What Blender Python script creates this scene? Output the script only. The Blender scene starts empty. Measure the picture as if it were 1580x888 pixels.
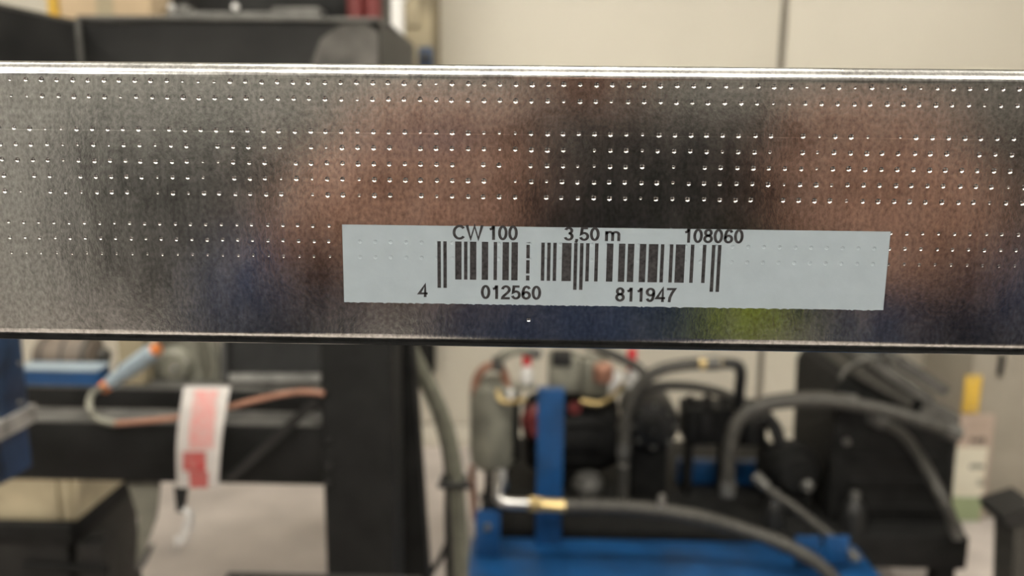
import bpy, bmesh, math, random
from mathutils import Vector, Matrix

random.seed(7)
rad = math.radians
S = bpy.context.scene
C = S.collection

# ------------------------------------------------------------------ camera
FPX, CAM_D, EYE = 1229.0, 0.1412, 1.5           # focal length in px of a 1580 px frame, metres to the stud, eye height
PITCH, YAW, ROLL = rad(10), rad(1.2), rad(0.63)
fw = Vector((-math.sin(YAW) * math.cos(PITCH), math.cos(YAW) * math.cos(PITCH), -math.sin(PITCH)))
rt0 = Vector((math.cos(YAW), math.sin(YAW), 0))
up0 = rt0.cross(fw)
rt = rt0 * math.cos(ROLL) + up0 * math.sin(ROLL)
up = rt.cross(fw)
cam_pos = Vector((0, -CAM_D, EYE))
cd = bpy.data.cameras.new('phone_camera')
cam = bpy.data.objects.new('phone_camera', cd)
C.objects.link(cam)
M = Matrix((rt, up, -fw)).transposed().to_4x4()
M.translation = cam_pos
cam.matrix_world = M
cd.sensor_width = 36.0
cd.lens = 36.0 * FPX / 1580.0
cd.clip_start = 0.005
cd.clip_end = 60
cd.dof.use_dof = True
cd.dof.focus_distance = CAM_D / math.cos(PITCH)
cd.dof.aperture_fstop = cd.lens / 1.9           # a 1.9 mm wide phone lens opening
S.camera = cam

# ------------------------------------------------------------------ world, exposure
w = bpy.data.worlds.new('hall_air')
S.world = w
w.use_nodes = True
w.node_tree.nodes['Background'].inputs[0].default_value = (0.9, 0.95, 1.0, 1)
w.node_tree.nodes['Background'].inputs[1].default_value = 0.02
S.view_settings.view_transform = 'Standard'
S.view_settings.look = 'None'
S.view_settings.gamma = 1.0
S.view_settings.use_curve_mapping = False
S.view_settings.exposure = 0.0
LAMP_W, ADDED_UP = 45.0, 50.0
CEIL = 4.0


# ------------------------------------------------------------------ helpers
def P(u, v, Y):
    """world point at depth Y seen at photo pixel u, v"""
    d = fw + rt * ((u - 790) / FPX) - up * ((v - 444) / FPX)
    return cam_pos + d * ((Y + CAM_D) / d.y)


def px(n, Y):
    return n * (Y + CAM_D) / FPX


def mat(name, col, rough=0.6, metal=0.0, var=0.12, scale=8.0, bump=0.0, bscale=60.0, col2=None, spec=0.5):
    m = bpy.data.materials.new(name)
    m.use_nodes = True
    nt = m.node_tree
    b = nt.nodes['Principled BSDF']
    tc = nt.nodes.new('ShaderNodeTexCoord')
    n = nt.nodes.new('ShaderNodeTexNoise')
    n.inputs['Scale'].default_value = scale
    n.inputs['Detail'].default_value = 5
    nt.links.new(tc.outputs['Object'], n.inputs['Vector'])
    r = nt.nodes.new('ShaderNodeValToRGB')
    c2 = col2 or tuple(c * (1 - var * 2) for c in col)
    r.color_ramp.elements[0].color = (*c2, 1)
    r.color_ramp.elements[1].color = (*[min(1, c * (1 + var)) for c in col], 1)
    r.color_ramp.elements[0].position = 0.3
    r.color_ramp.elements[1].position = 0.7
    nt.links.new(n.outputs[0], r.inputs[0])
    nt.links.new(r.outputs[0], b.inputs['Base Color'])
    b.inputs['Roughness'].default_value = rough
    b.inputs['Metallic'].default_value = metal
    b.inputs['Specular IOR Level'].default_value = spec
    if bump:
        n2 = nt.nodes.new('ShaderNodeTexNoise')
        n2.inputs['Scale'].default_value = bscale
        n2.inputs['Detail'].default_value = 6
        nt.links.new(tc.outputs['Object'], n2.inputs['Vector'])
        bp = nt.nodes.new('ShaderNodeBump')
        bp.inputs['Strength'].default_value = bump
        bp.inputs['Distance'].default_value = 0.002
        nt.links.new(n2.outputs[0], bp.inputs['Height'])
        nt.links.new(bp.outputs[0], b.inputs['Normal'])
    return m


def emit(name, col, s):
    m = bpy.data.materials.new(name)
    m.use_nodes = True
    nt = m.node_tree
    nt.nodes.remove(nt.nodes['Principled BSDF'])
    e = nt.nodes.new('ShaderNodeEmission')
    e.inputs[0].default_value = (*col, 1)
    e.inputs[1].default_value = s
    nt.links.new(e.outputs[0], nt.nodes['Material Output'].inputs[0])
    return m


class MB:
    """collects shapes for one mesh"""

    def __init__(s):
        s.v, s.f = [], []

    def add(s, v, f):
        o = len(s.v)
        s.v += [tuple(p) for p in v]
        s.f += [tuple(i + o for i in q) for q in f]
        return s

    def box(s, x0, x1, y0, y1, z0, z1, bev=0.0):
        bm = bmesh.new()
        bmesh.ops.create_cube(bm, size=1)
        for q in bm.verts:
            q.co = Vector((x0 + (x1 - x0) * (q.co.x + .5), y0 + (y1 - y0) * (q.co.y + .5), z0 + (z1 - z0) * (q.co.z + .5)))
        if bev:
            bmesh.ops.bevel(bm, geom=bm.edges[:], offset=bev, segments=2, affect='EDGES', profile=.5)
        s.bm(bm)
        return s

    def bm(s, bm):
        bm.verts.index_update()
        s.add([q.co.copy() for q in bm.verts], [[q.index for q in f.verts] for f in bm.faces])
        bm.free()
        return s

    def prism(s, pts, d):
        """closed polygon of 3-d points swept by the vector d"""
        n = len(pts)
        d = Vector(d)
        a = [Vector(p) for p in pts]
        v = a + [p + d for p in a]
        f = [tuple(range(n)), tuple(range(2 * n - 1, n - 1, -1))]
        f += [(i, i + n, (i + 1) % n + n, (i + 1) % n) for i in range(n)]
        return s.add(v, f)

    def tube(s, pts, r, seg=12, smooth=5, caps=True):
        pts = [Vector(p) for p in pts]
        rs = r if isinstance(r, (list, tuple)) else [r] * len(pts)
        if smooth > 1 and len(pts) > 2:
            q, qr = [], []
            for i in range(len(pts) - 1):
                p0, p1, p2, p3 = pts[max(i - 1, 0)], pts[i], pts[i + 1], pts[min(i + 2, len(pts) - 1)]
                for k in range(smooth):
                    t = k / smooth
                    q.append(.5 * ((2 * p1) + (p2 - p0) * t + (2 * p0 - 5 * p1 + 4 * p2 - p3) * t * t + (3 * p1 - p0 - 3 * p2 + p3) * t ** 3))
                    qr.append(rs[i] * (1 - t) + rs[i + 1] * t)
            q.append(pts[-1])
            qr.append(rs[-1])
            pts, rs = q, qr
        n = len(pts)
        tg = [(pts[min(i + 1, n - 1)] - pts[max(i - 1, 0)]).normalized() for i in range(n)]
        a = Vector((0, 0, 1)) if abs(tg[0].z) < .9 else Vector((1, 0, 0))
        a = (a - tg[0] * a.dot(tg[0])).normalized()
        v, f = [], []
        for i in range(n):
            a = (a - tg[i] * a.dot(tg[i])).normalized()
            b = tg[i].cross(a)
            for k in range(seg):
                t = 2 * math.pi * k / seg
                v.append(pts[i] + (a * math.cos(t) + b * math.sin(t)) * rs[i])
        for i in range(n - 1):
            for k in range(seg):
                k2 = (k + 1) % seg
                f.append((i * seg + k, i * seg + k2, (i + 1) * seg + k2, (i + 1) * seg + k))
        if caps:
            f.append(tuple(range(seg))[::-1])
            f.append(tuple(range((n - 1) * seg, n * seg)))
        return s.add(v, f)

    def lathe(s, prof, c, axis=(0, 0, 1), seg=24):
        """prof: (radius, height) pairs around an axis through c"""
        ax = Vector(axis).normalized()
        a = Vector((1, 0, 0)) if abs(ax.x) < .9 else Vector((0, 1, 0))
        a = (a - ax * a.dot(ax)).normalized()
        b = ax.cross(a)
        c = Vector(c)
        v, f = [], []
        for r, h in prof:
            for k in range(seg):
                t = 2 * math.pi * k / seg
                v.append(c + ax * h + (a * math.cos(t) + b * math.sin(t)) * max(r, 1e-5))
        for i in range(len(prof) - 1):
            for k in range(seg):
                k2 = (k + 1) % seg
                f.append((i * seg + k, i * seg + k2, (i + 1) * seg + k2, (i + 1) * seg + k))
        f.append(tuple(range(seg))[::-1])
        f.append(tuple(range((len(prof) - 1) * seg, len(prof) * seg)))
        return s.add(v, f)

    def mesh(s, name, m, angle=35):
        me = bpy.data.meshes.new(name)
        me.from_pydata(s.v, [], s.f)
        me.validate()
        bm = bmesh.new()
        bm.from_mesh(me)
        bmesh.ops.recalc_face_normals(bm, faces=bm.faces[:])
        bm.to_mesh(me)
        bm.free()
        me.shade_smooth()
        me.set_sharp_from_angle(angle=rad(angle))
        me.materials.append(m)
        return me

    def build(s, name, m, parent=None, angle=35, label=None):
        o = bpy.data.objects.new(name, s.mesh(name, m, angle))
        C.objects.link(o)
        if parent:
            o.parent = parent
            o.matrix_parent_inverse = Matrix.Translation(-parent_loc(parent))
        if label:
            o['label'] = label
        return o


def parent_loc(p):
    return Vector((0, 0, 0)) if p.parent else Vector(p.location)


def tag(o, label, cat, group=None):
    o['label'] = label
    o['category'] = cat
    if group:
        o['group'] = group
    return o


def thing(name, label, cat, loc=(0, 0, 0), group=None):
    o = bpy.data.objects.new(name, None)
    o.empty_display_size = .05
    C.objects.link(o)
    o.location = loc
    return tag(o, label, cat, group)


def struct(name, mb, m, label=None):
    o = mb.build(name, m)
    o['kind'] = 'structure'
    if label:
        o['label'] = label
    return o


def rect(u0, v0, u1, v1, Y, d, bev=0.0, mb=None):
    """box whose front face at depth Y spans the photo rectangle, d deep"""
    um, vm = (u0 + u1) / 2, (v0 + v1) / 2
    return (mb or MB()).box(P(u0, vm, Y).x, P(u1, vm, Y).x, Y, Y + d, P(um, v1, Y).z, P(um, v0, Y).z, bev)


def zx(u, v, Y):
    p = P(u, v, Y)
    return p.x, p.z


# ------------------------------------------------------------------ materials
M_wall = mat('cream_wall_paint', (.60, .565, .475), .5, var=.03, scale=1.2, bump=.1, bscale=25)
M_gap = mat('dark_joint_gap', (.20, .18, .15), .9)  # dark backing behind the open panel joints
M_wall2 = mat('hall_wall_paint', (.06, .06, .057), .8, var=.1, scale=.8)
M_wall3 = mat('light_grey_wall_paint', (.46, .46, .43), .8, var=.06, scale=.8)
M_ceil = mat('white_ceiling', (.80, .80, .78), .9, var=.03)
M_floor = mat('concrete_floor', (.60, .54, .50), .5, var=.18, scale=2.2, bump=.2, bscale=40)
M_black = mat('black_paint', (.009, .009, .0085), .65, var=.25, scale=20, bump=.3, bscale=80, spec=.22)
M_black2 = mat('black_rubber', (.018, .018, .017), .6, var=.2, scale=30, spec=.4)
M_top = mat('grey_steel', (.12, .117, .107), .5, .4, var=.25, scale=25, bump=.3)
M_matte = mat('matte_black_rubber', (.010, .010, .010), .9, var=.2, spec=.1)
M_dark = mat('dark_grey_steel', (.019, .0188, .0178), .5, .2, var=.3, scale=9, bump=.2, spec=.4)
M_blue = mat('blue_machine_paint', (.006, .058, .175), .42, var=.2, scale=9, bump=.2)
M_blued = mat('dark_blue_paint', (.012, .035, .085), .5, var=.35, scale=14, bump=.3)
M_steel = mat('bare_steel', (.55, .54, .52), .3, 1.0, var=.15, scale=30)
M_bright = mat('bright_zinc_plate', (.75, .74, .72), .35, .35, var=.1, scale=60)
M_scuff = mat('scuffed_dark_steel', (.15, .14, .125), .6, .1, var=.35, scale=14)
M_brass = mat('brass', (.62, .47, .22), .35, .9, var=.12, scale=30)
M_copper = mat('copper', (.36, .18, .12), .5, .4, var=.15, scale=30)
M_greyp = mat('olive_grey_casting', (.20, .195, .155), .55, var=.2, scale=14, bump=.2)
M_hose = mat('grey_black_hose', (.05, .047, .04), .55, var=.2, scale=40, spec=.4)
M_olive = mat('olive_hose', (.125, .125, .095), .45, var=.15, scale=30)
M_red = mat('red_plastic', (.55, .02, .03), .4, var=.1)
M_darkred = mat('dark_red_paint', (.13, .02, .018), .5, var=.2)
M_card = mat('tan_cardboard', (.50, .38, .24), .8, var=.08, scale=5)
M_yellow = mat('yellow_paint', (.62, .40, .06), .5, var=.1)
M_white = mat('white_plastic', (.70, .69, .66), .5, var=.05)
M_flange = mat('worn_bare_steel', (.30, .29, .27), .5, .3, var=.3, scale=40, bump=.3)
M_brown = mat('brown_grey_paint', (.17, .135, .105), .6, var=.2, scale=12)
M_cream = mat('cream_plastic', (.42, .36, .24), .5, var=.12, scale=12)
M_tan = mat('tan_plaster', (.34, .29, .19), .8, var=.15, scale=8)
M_pill = mat('grey_brown_pillar', (.30, .27, .22), .75, var=.12, scale=3, bump=.2)
M_tape = mat('white_film', (.66, .63, .60), .35, var=.06, scale=30)
M_tred = mat('red_print_faded', (.62, .22, .20), .4, var=.25, scale=120, col2=(.62, .50, .48))
M_tred2 = mat('red_print', (.46, .03, .03), .5, var=.2, scale=110, col2=(.52, .22, .20))
M_sensor = mat('pale_blue_grey_plastic', (.27, .33, .37), .45, var=.1)
M_orange = mat('orange_plastic', (.70, .22, .06), .45, var=.1)
M_skin = mat('skin', (.44, .235, .165), .5, var=.1, scale=30)
M_jacket = mat('blue_work_jacket', (.018, .037, .095), .85, var=.2, scale=20)
M_trous = mat('dark_trousers', (.02, .022, .03), .9, var=.2)
M_hair = mat('brown_hair', (.05, .03, .02), .7, var=.2)
M_shoe = mat('black_leather', (.012, .012, .012), .5, var=.2)
M_phone = mat('black_phone_shell', (.012, .012, .013), .35, var=.1)
M_green = mat('yellow_green_plastic', (.33, .42, .02), .45, var=.1)
M_paper = mat('paper', (.60, .57, .46), .7, var=.04)
M_pgreen = mat('pale_green_paper', (.27, .32, .18), .7, var=.06)
M_ppink = mat('pinkish_paper', (.40, .31, .25), .7, var=.08)
M_ink = mat('grey_ink', (.05, .048, .042), .7, var=.2)
M_print = mat('black_print', (.038, .036, .038), .55, var=.35, scale=1500, spec=.3)
M_label = mat('label_paper', (.325, .38, .415), .5, var=.03, scale=260, bump=.02, bscale=900)

# galvanised steel: mirror-like zinc with fine spangle, rolling streaks and stains
M_zinc = bpy.data.materials.new('galvanised_steel')
M_zinc.use_nodes = True
nt = M_zinc.node_tree
pb = nt.nodes['Principled BSDF']
pb.inputs['Metallic'].default_value = 1.0
tc = nt.nodes.new('ShaderNodeTexCoord')


def tex_noise(scale, vec_scale=(1, 1, 1), detail=4, rough=.55):
    mp = nt.nodes.new('ShaderNodeMapping')
    mp.inputs['Scale'].default_value = vec_scale
    nt.links.new(tc.outputs['Object'], mp.inputs['Vector'])
    n = nt.nodes.new('ShaderNodeTexNoise')
    n.inputs['Scale'].default_value = scale
    n.inputs['Detail'].default_value = detail
    n.inputs['Roughness'].default_value = rough
    nt.links.new(mp.outputs[0], n.inputs['Vector'])
    return n.outputs[0]


def rng(sock, a, b, c, d):
    r = nt.nodes.new('ShaderNodeMapRange')
    for i, q in enumerate((a, b, c, d)):
        r.inputs[i + 1].default_value = q
    nt.links.new(sock, r.inputs[0])
    return r.outputs[0]


def mth(op, a, b):
    m_ = nt.nodes.new('ShaderNodeMath')
    m_.operation = op
    for i, q in enumerate((a, b)):
        if isinstance(q, (int, float)):
            m_.inputs[i].default_value = q
        else:
            nt.links.new(q, m_.inputs[i])
    return m_.outputs[0]


grain = tex_noise(1500, (1, 1, .7), 3, .6)
cloud = tex_noise(170, (1, 1, .55), 6, .65)
streak = tex_noise(420, (1, 1, .10), 3)
scr = tex_noise(900, (.02, 1, 1.2), 2)
v1 = mth('ADD', rng(grain, .25, .75, -.22, .22), rng(cloud, .3, .7, -.09, .07))
v2 = mth('ADD', v1, rng(streak, .3, .7, -.05, .05))
v3 = mth('ADD', v2, rng(scr, .68, .80, 0, .07))
# one long rolling scratch above the middle, broken along its length
sep = nt.nodes.new('ShaderNodeSeparateXYZ')
nt.links.new(tc.outputs['Object'], sep.inputs[0])
line = rng(mth('ABSOLUTE', mth('SUBTRACT', sep.outputs['Z'], P(500, 204.5, 0).z), 0), .00003, .00010, 1, 0)
brk = rng(tex_noise(130, (1, 0, 0), 4, .7), .42, .62, 0, .45)
v4 = mth('ADD', v3, mth('MULTIPLY', line, brk))
val = mth('ADD', v4, .555)
cmb = nt.nodes.new('ShaderNodeCombineColor')
for i, k in enumerate((1.0, 1.0, .985)):
    nt.links.new(mth('MULTIPLY', val, k), cmb.inputs[i])
nt.links.new(cmb.outputs[0], pb.inputs['Base Color'])
nt.links.new(rng(cloud, .3, .7, .135, .21), pb.inputs['Roughness'])
bp = nt.nodes.new('ShaderNodeBump')
bp.inputs['Strength'].default_value = .28
bp.inputs['Distance'].default_value = .00004
nt.links.new(mth('ADD', grain, mth('MULTIPLY', cloud, 1.6)), bp.inputs['Height'])
nt.links.new(bp.outputs[0], pb.inputs['Normal'])

# ------------------------------------------------------------------ the hall
YB, YF, XL, XR = 3.7, -6.5, -5.2, 5.2
struct('floor', MB().box(XL, XR, YF, YB + .4, -.1, 0), M_floor, 'stained grey concrete floor')
struct('ceiling', MB().box(XL, XR, YF, YB + .4, CEIL, CEIL + .1), M_ceil)
struct('wall_left', MB().box(XL - .1, XL, YF, YB + .4, 0, CEIL), M_wall2)
struct('wall_right', MB().box(XR, XR + .1, YF, YB + .4, 0, CEIL), M_wall2)
wfr = struct('wall_front', MB().box(XL, XR, YF - .1, YF, 0, CEIL), M_wall3, 'light grey wall with dark lower panelling')
for k in range(9):
    MB().box(-3.9 + k * 1.01, -2.92 + k * 1.01, YF, YF + .03, .02, 1.66, .006).build('dado_panel', M_wall2, wfr)
wb = struct('wall_back', MB().box(XL, XR, YB + .02, YB + .12, 0, CEIL), M_gap, 'cream panelled wall with narrow dark joints')
# wall panels with open joints
xj = P(1209, 50, YB).x
gap = .032
edges = [XL, xj - 1.72, xj, xj + 1.72, XR]
for a, b in zip(edges[:-1], edges[1:]):
    for z0, z1 in ((.12, 3.0), (3.02, CEIL)):
        MB().box(a + gap / 2, b - gap / 2, YB, YB + .03, z0, z1, .004).build('wall_panel', M_wall, wb)
struct('baseboard_back', MB().box(XL, XR, YB - .005, YB + .03, 0, .11, .004), M_wall)
d1 = struct('door_1', MB().box(-5.15, -3.95, YF, YF + .06, 0, 2.5, .01), M_white, 'white roller door added as a bright patch to mirror in the stud')  # unseen door added to give the stud face its bright left patch
for i in range(9):
    MB().box(-5.11, -3.99, YF + .06, YF + .075, .05 + i * .27, .29 + i * .27, .006).build('slat', M_white, d1)

# suspended ceiling lamps shining down, with uplights added to brighten ceiling and stud bend
LZ = CEIL - .45
for i, (x, y) in enumerate([(-2.6, .9), (0, .9), (2.6, .9), (-2.2, -1.7), (0, -1.7), (2.2, -1.7), (-3.2, -4.2)]):
    t = thing('ceiling_lamp', 'long white suspended ceiling lamp over the hall', 'lamp', (x, y, LZ), 'ceiling lamps in rows')
    MB().box(x - .8, x + .8, y - .12, y + .12, LZ - .02, LZ + .02, .004).build('housing', M_white, t)
    for sx in (-1, 1):
        MB().box(x + sx * .79 - .01, x + sx * .79 + .01, y - .13, y + .13, LZ - .035, LZ + .035, .004).build('end_plate', M_white, t)
        MB().tube([(x + sx * .6, y, LZ + .02), (x + sx * .6, y, CEIL)], .004, 6, 1).build('hanger', M_steel, t)
    for nm, e_, dz, rx in (('lamp_light', LAMP_W, -.024, 0), ('added_uplight', ADDED_UP, .024, math.pi)):
        ld = bpy.data.lights.new(nm, 'AREA')
        ld.shape = 'RECTANGLE'
        ld.size, ld.size_y = 1.5, .22
        ld.energy = e_
        ld.color = (1.0, .95, .86)
        lo = bpy.data.objects.new(nm, ld)
        C.objects.link(lo)
        lo.parent = t
        lo.location = (0, 0, dz)
        lo.rotation_euler = (rx, 0, 0)

# ------------------------------------------------------------------ the galvanised stud
ZT, ZB = 1.51415, 1.46355
TH, RB = .0006, .0027
HL = 1.75
PIT = .002762
GX, GZ = -.09103, 1.51075
ROWS = [0, 1, 3, 4, 5, 6, 7, 9, 10, 11]
stud = thing('steel_stud', 'long shiny galvanised steel stud with dimpled face and white barcode label', 'steel stud', (0, 0, ZB))

LAB = (-.0334, .0635, 1.4721, 1.48615)      # label x0 x1 z0 z1


def dent_sheet(name, m, parent, x0, x1, z0, z1, y, dents, depth_sign=1):
    """flat sheet facing -Y with pressed-in dimples at (i, j) of the grid -> strength"""
    v, f, sm = [], [], []
    hh = .00062
    HW = PIT / 2

    def quad(a, b, c, d):
        if b - a < 1e-7 or d - c < 1e-7:
            return
        o = len(v)
        v.extend([(a, y, c), (b, y, c), (b, y, d), (a, y, d)])
        f.append((o, o + 1, o + 2, o + 3))
        sm.append(False)
    rows = {}
    for (i, j), s_ in dents.items():
        cx, cz = GX + i * PIT, GZ - j * PIT
        if cx - HW * .999 < x0 or cx + HW * .999 > x1 or cz - hh < z0 or cz + hh > z1:
            continue
        rows.setdefault(j, {})[i] = s_
    zc = z1
    for j in sorted(rows):
        cz = GZ - j * PIT
        quad(x0, x1, cz + hh, zc)
        xc = x0
        for i in sorted(rows[j]):
            dep, rr, jx, jz = rows[j][i]
            cx = GX + i * PIT
            quad(xc, cx - HW, cz - hh, cz + hh)
            o = len(v)
            for sx, sz in ((1, 0), (1, 1), (0, 1), (-1, 1), (-1, 0), (-1, -1), (0, -1), (1, -1)):
                v.append((cx + sx * HW, y, cz + sz * hh))
            for rr_, dd in ((1.0, 0.0), (.90, .30), (.68, .90), (.36, 1.0)):
                for k in range(8):
                    t_ = math.pi / 4 * k
                    v.append((cx + jx + math.cos(t_) * rr * rr_, y + dep * dd, cz + jz + math.sin(t_) * rr * rr_))
            v.append((cx + jx, y + dep, cz + jz))
            for L in range(4):
                for k in range(8):
                    k2 = (k + 1) % 8
                    f.append((o + L * 8 + k, o + L * 8 + k2, o + L * 8 + 8 + k2, o + L * 8 + 8 + k))
                    sm.append(L > 0)
            for k in range(8):
                f.append((o + 32 + k, o + 32 + (k + 1) % 8, o + 40))
                sm.append(True)
            xc = cx + HW
        quad(xc, x1, cz - hh, cz + hh)
        zc = cz - hh
    quad(x0, x1, z0, zc)
    me = bpy.data.meshes.new(name)
    me.from_pydata(v, [], f)
    # faces were wound for a viewer at -Y or +Y: make all point to -Y
    me.update()
    bm = bmesh.new()
    bm.from_mesh(me)
    fl = [q for q in bm.faces if q.normal.y > 0]
    bmesh.ops.reverse_faces(bm, faces=fl)
    bm.to_mesh(me)
    bm.free()
    me.polygons.foreach_set('use_smooth', sm)
    me.materials.append(m)
    o = bpy.data.objects.new(name, me)
    C.objects.link(o)
    o.parent = parent
    o.matrix_parent_inverse = Matrix.Translation(-parent_loc(parent))
    return o


dents, ldents = {}, {}
for i in range(-110, 178):
    for j in ROWS:
        q = random.random()
        rr = .00047 * random.uniform(.9, 1.08)
        if j in (0, 1):
            dep = .00018 if q > .10 else .00006
        elif j >= 9:
            dep, rr = .00011, rr * .74
            if j == 11:
                dep, rr = (.00006, rr * .8)
        else:
            if q < .055:
                continue
            dep = .00017 if q > .20 else .00006
        if dep < .0001 and j < 9:
            rr *= .6
        dents[(i, j)] = (dep, rr, random.uniform(-.0001, .0001), random.uniform(-.00006, .00006))
        ldents[(i, j)] = (.00006, .0004, 0, 0)
for j in (12, 13, 15, 16):
    dents[(33, j)] = (.00014, .0004, 0, 0)
dents[(33, 9)] = dents[(33, 10)] = (.00016, .0004, 0, 0)
face = dent_sheet('dimpled_flange', M_zinc, stud, -.46, .46, ZB + RB, ZT - RB, 0, dents)
for s_ in (-1, 1):
    a, b = sorted((s_ * .46, s_ * HL))
    MB().box(a, b, 0, TH, ZB + RB, ZT - RB).build('plain_flange', M_zinc, stud)


def sweep(prof):
    v = [(x, p[0], p[1]) for x in (-HL, HL) for p in prof]
    n = len(prof)
    return MB().add(v, [(i, i + 1, n + i + 1, n + i) for i in range(n - 1)])


def arc(cy, cz, r, a0, a1, n=16):
    return [(cy + r * math.cos(rad(a0 + (a1 - a0) * k / n)), cz + r * math.sin(rad(a0 + (a1 - a0) * k / n))) for k in range(n + 1)]


def closed(outer, inner):
    p = outer + inner[::-1]
    return sweep(p + [p[0]])


DW = .0988
closed(arc(RB, ZT - RB, RB, 180, 90), arc(RB, ZT - RB, RB - TH, 180, 90)).build('top_bend', M_zinc, stud)
closed(arc(RB, ZB + RB, RB, 180, 270) + [(.0085, ZB)], arc(RB, ZB + RB, RB - TH, 180, 270) + [(.0085, ZB + TH)]).build('lip', M_zinc, stud)
MB().box(-HL, HL, RB, DW - RB, ZT - TH, ZT).build('web', M_zinc, stud)
closed(arc(DW - RB, ZT - RB, RB, 90, 0) + arc(DW - RB, ZB + RB, RB, 0, -90) + [(DW - .0085, ZB)],
       arc(DW - RB, ZT - RB, RB - TH, 90, 0) + arc(DW - RB, ZB + RB, RB - TH, 0, -90) + [(DW - .0085, ZB + TH)]).build('rear_flange', M_zinc, stud)

# the label: thin paper, dimples of the steel telegraphing through it, slightly furred lower edge
lab = dent_sheet('barcode_label', M_label, stud, LAB[0], LAB[1], LAB[2], LAB[3], -.00016, ldents)
lab['label'] = 'white paper barcode label'
eb = MB()
x = LAB[0]
while x < LAB[1] - .0012:
    wd = random.uniform(.0004, .0016)
    h = random.uniform(0, .00016)
    eb.prism([(x, -.00016, LAB[2]), (x + wd, -.00016, LAB[2]), (x + wd * random.uniform(.3, .9), -.00016, LAB[2] - h - .00002)], (0, .00014, 0))
    x += wd * random.uniform(.8, 2.0)
eb.box(LAB[0], LAB[1], -.00016, -.00001, LAB[3] - .00003, LAB[3])
eb.box(LAB[0], LAB[0] + .00004, -.00016, -.00001, LAB[2], LAB[3])
eb.box(LAB[1] - .00004, LAB[1], -.00016, -.00001, LAB[2], LAB[3])
eb.build('torn_edge', M_label, lab)

# EAN-13 bars of 4 012560 811947
Lc = ['0001101', '0011001', '0010011', '0111101', '0100011', '0110001', '0101111', '0111011', '0110111', '0001011']
Rc = [''.join('1' if c == '0' else '0' for c in q) for q in Lc]
Gc = [q[::-1] for q in Rc]
par = 'LGLLGG'
bits = '101' + ''.join((Lc if p_ == 'L' else Gc)[int(d_)] for p_, d_ in zip(par, '012560')) + '01010' + ''.join(Rc[int(d_)] for d_ in '811947') + '101'
bx0, bx1 = P(675.3, 405, 0).x, P(1110.5, 412, 0).x
mod = (bx1 - bx0) / 95
bzt, bzb, bzg = P(700, 372, 0).z, P(700, 430.5, 0).z, P(685, 443.5, 0).z
bars = MB()
i = 0
YP = -.000185
while i < 95:
    if bits[i] == '1':
        k = i
        while k < 95 and bits[k] == '1':
            k += 1
        guard = i < 3 or i >= 92 or 45 <= i < 50
        a, b = bx0 + i * mod - mod * .04, bx0 + k * mod + mod * .12
        bot = bzg if guard else bzb
        cuts = [bzt]
        if a - .0002 < GX + 33 * PIT < b + .0002:       # the dimples of this column broke through the print
            for j in (10, 11, 12):
                zc = GZ - j * PIT
                if bot < zc < bzt:
                    cuts += [zc + .0002, zc - .00016]
        cuts.append(bot)
        for c1, c2 in zip(cuts[::2], cuts[1::2]):
            if c1 > c2:
                bars.box(a, b, YP, YP + .00002, c2, c1)
        i = k
    else:
        i += 1
bars.build('barcode', M_print, lab)


def ell(cx, cy, rx, ry, a0, a1, n=18):
    return [(cx + rx * math.cos(rad(a0 + (a1 - a0) * k / n)), cy + ry * math.sin(rad(a0 + (a1 - a0) * k / n))) for k in range(n + 1)]


SIX = [ell(.25, .30, .185, .235, 0, 360), [(.065, .32), (.07, .55), (.13, .82), (.20, .91), (.27, .935), (.36, .90), (.43, .77)]]
GLYPH = {
    '0': (.56, [ell(.25, .5, .185, .435, 0, 360, 26)]),
    '1': (.56, [[(.30, 0), (.30, 1)], [(.09, .74), (.18, .765), (.25, .84), (.28, .96)]]),
    '2': (.56, [ell(.25, .70, .185, .235, 175, -30) + [(.33, .46), (.17, .28), (.08, .15), (.065, .065), (.47, .065)]]),
    '3': (.56, [ell(.24, .735, .165, .20, 165, -90), ell(.24, .30, .19, .235, 90, -165)]),
    '4': (.56, [[(.37, 0), (.37, .96), (.04, .28), (.51, .28)]]),
    '5': (.56, [[(.44, .935), (.13, .935), (.09, .50)] + ell(.24, .32, .195, .255, 130, -165)]),
    '6': (.56, SIX),
    '7': (.56, [[(.03, .935), (.46, .935), (.32, .65), (.21, .32), (.18, 0)]]),
    '8': (.56, [ell(.25, .73, .16, .205, 0, 360), ell(.25, .29, .19, .225, 0, 360)]),
    '9': (.56, [[(.5 - x_, 1 - y_) for x_, y_ in q] for q in SIX]),
    'C': (.74, [ell(.37, .5, .30, .435, 40, 320, 26)]),
    'W': (.95, [[(.04, 1), (.25, .05), (.46, .95), (.67, .05), (.88, 1)]]),
    'm': (.86, [[(.07, 0), (.07, .74)], ell(.235, .50, .165, .175, 180, 0, 10) + [(.40, 0)], ell(.565, .50, .165, .175, 180, 0, 10) + [(.73, 0)]]),
    ',': (.28, [[(.12, .12), (.12, 0), (.07, -.16)]]),
    ' ': (.26, []),
}


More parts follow.
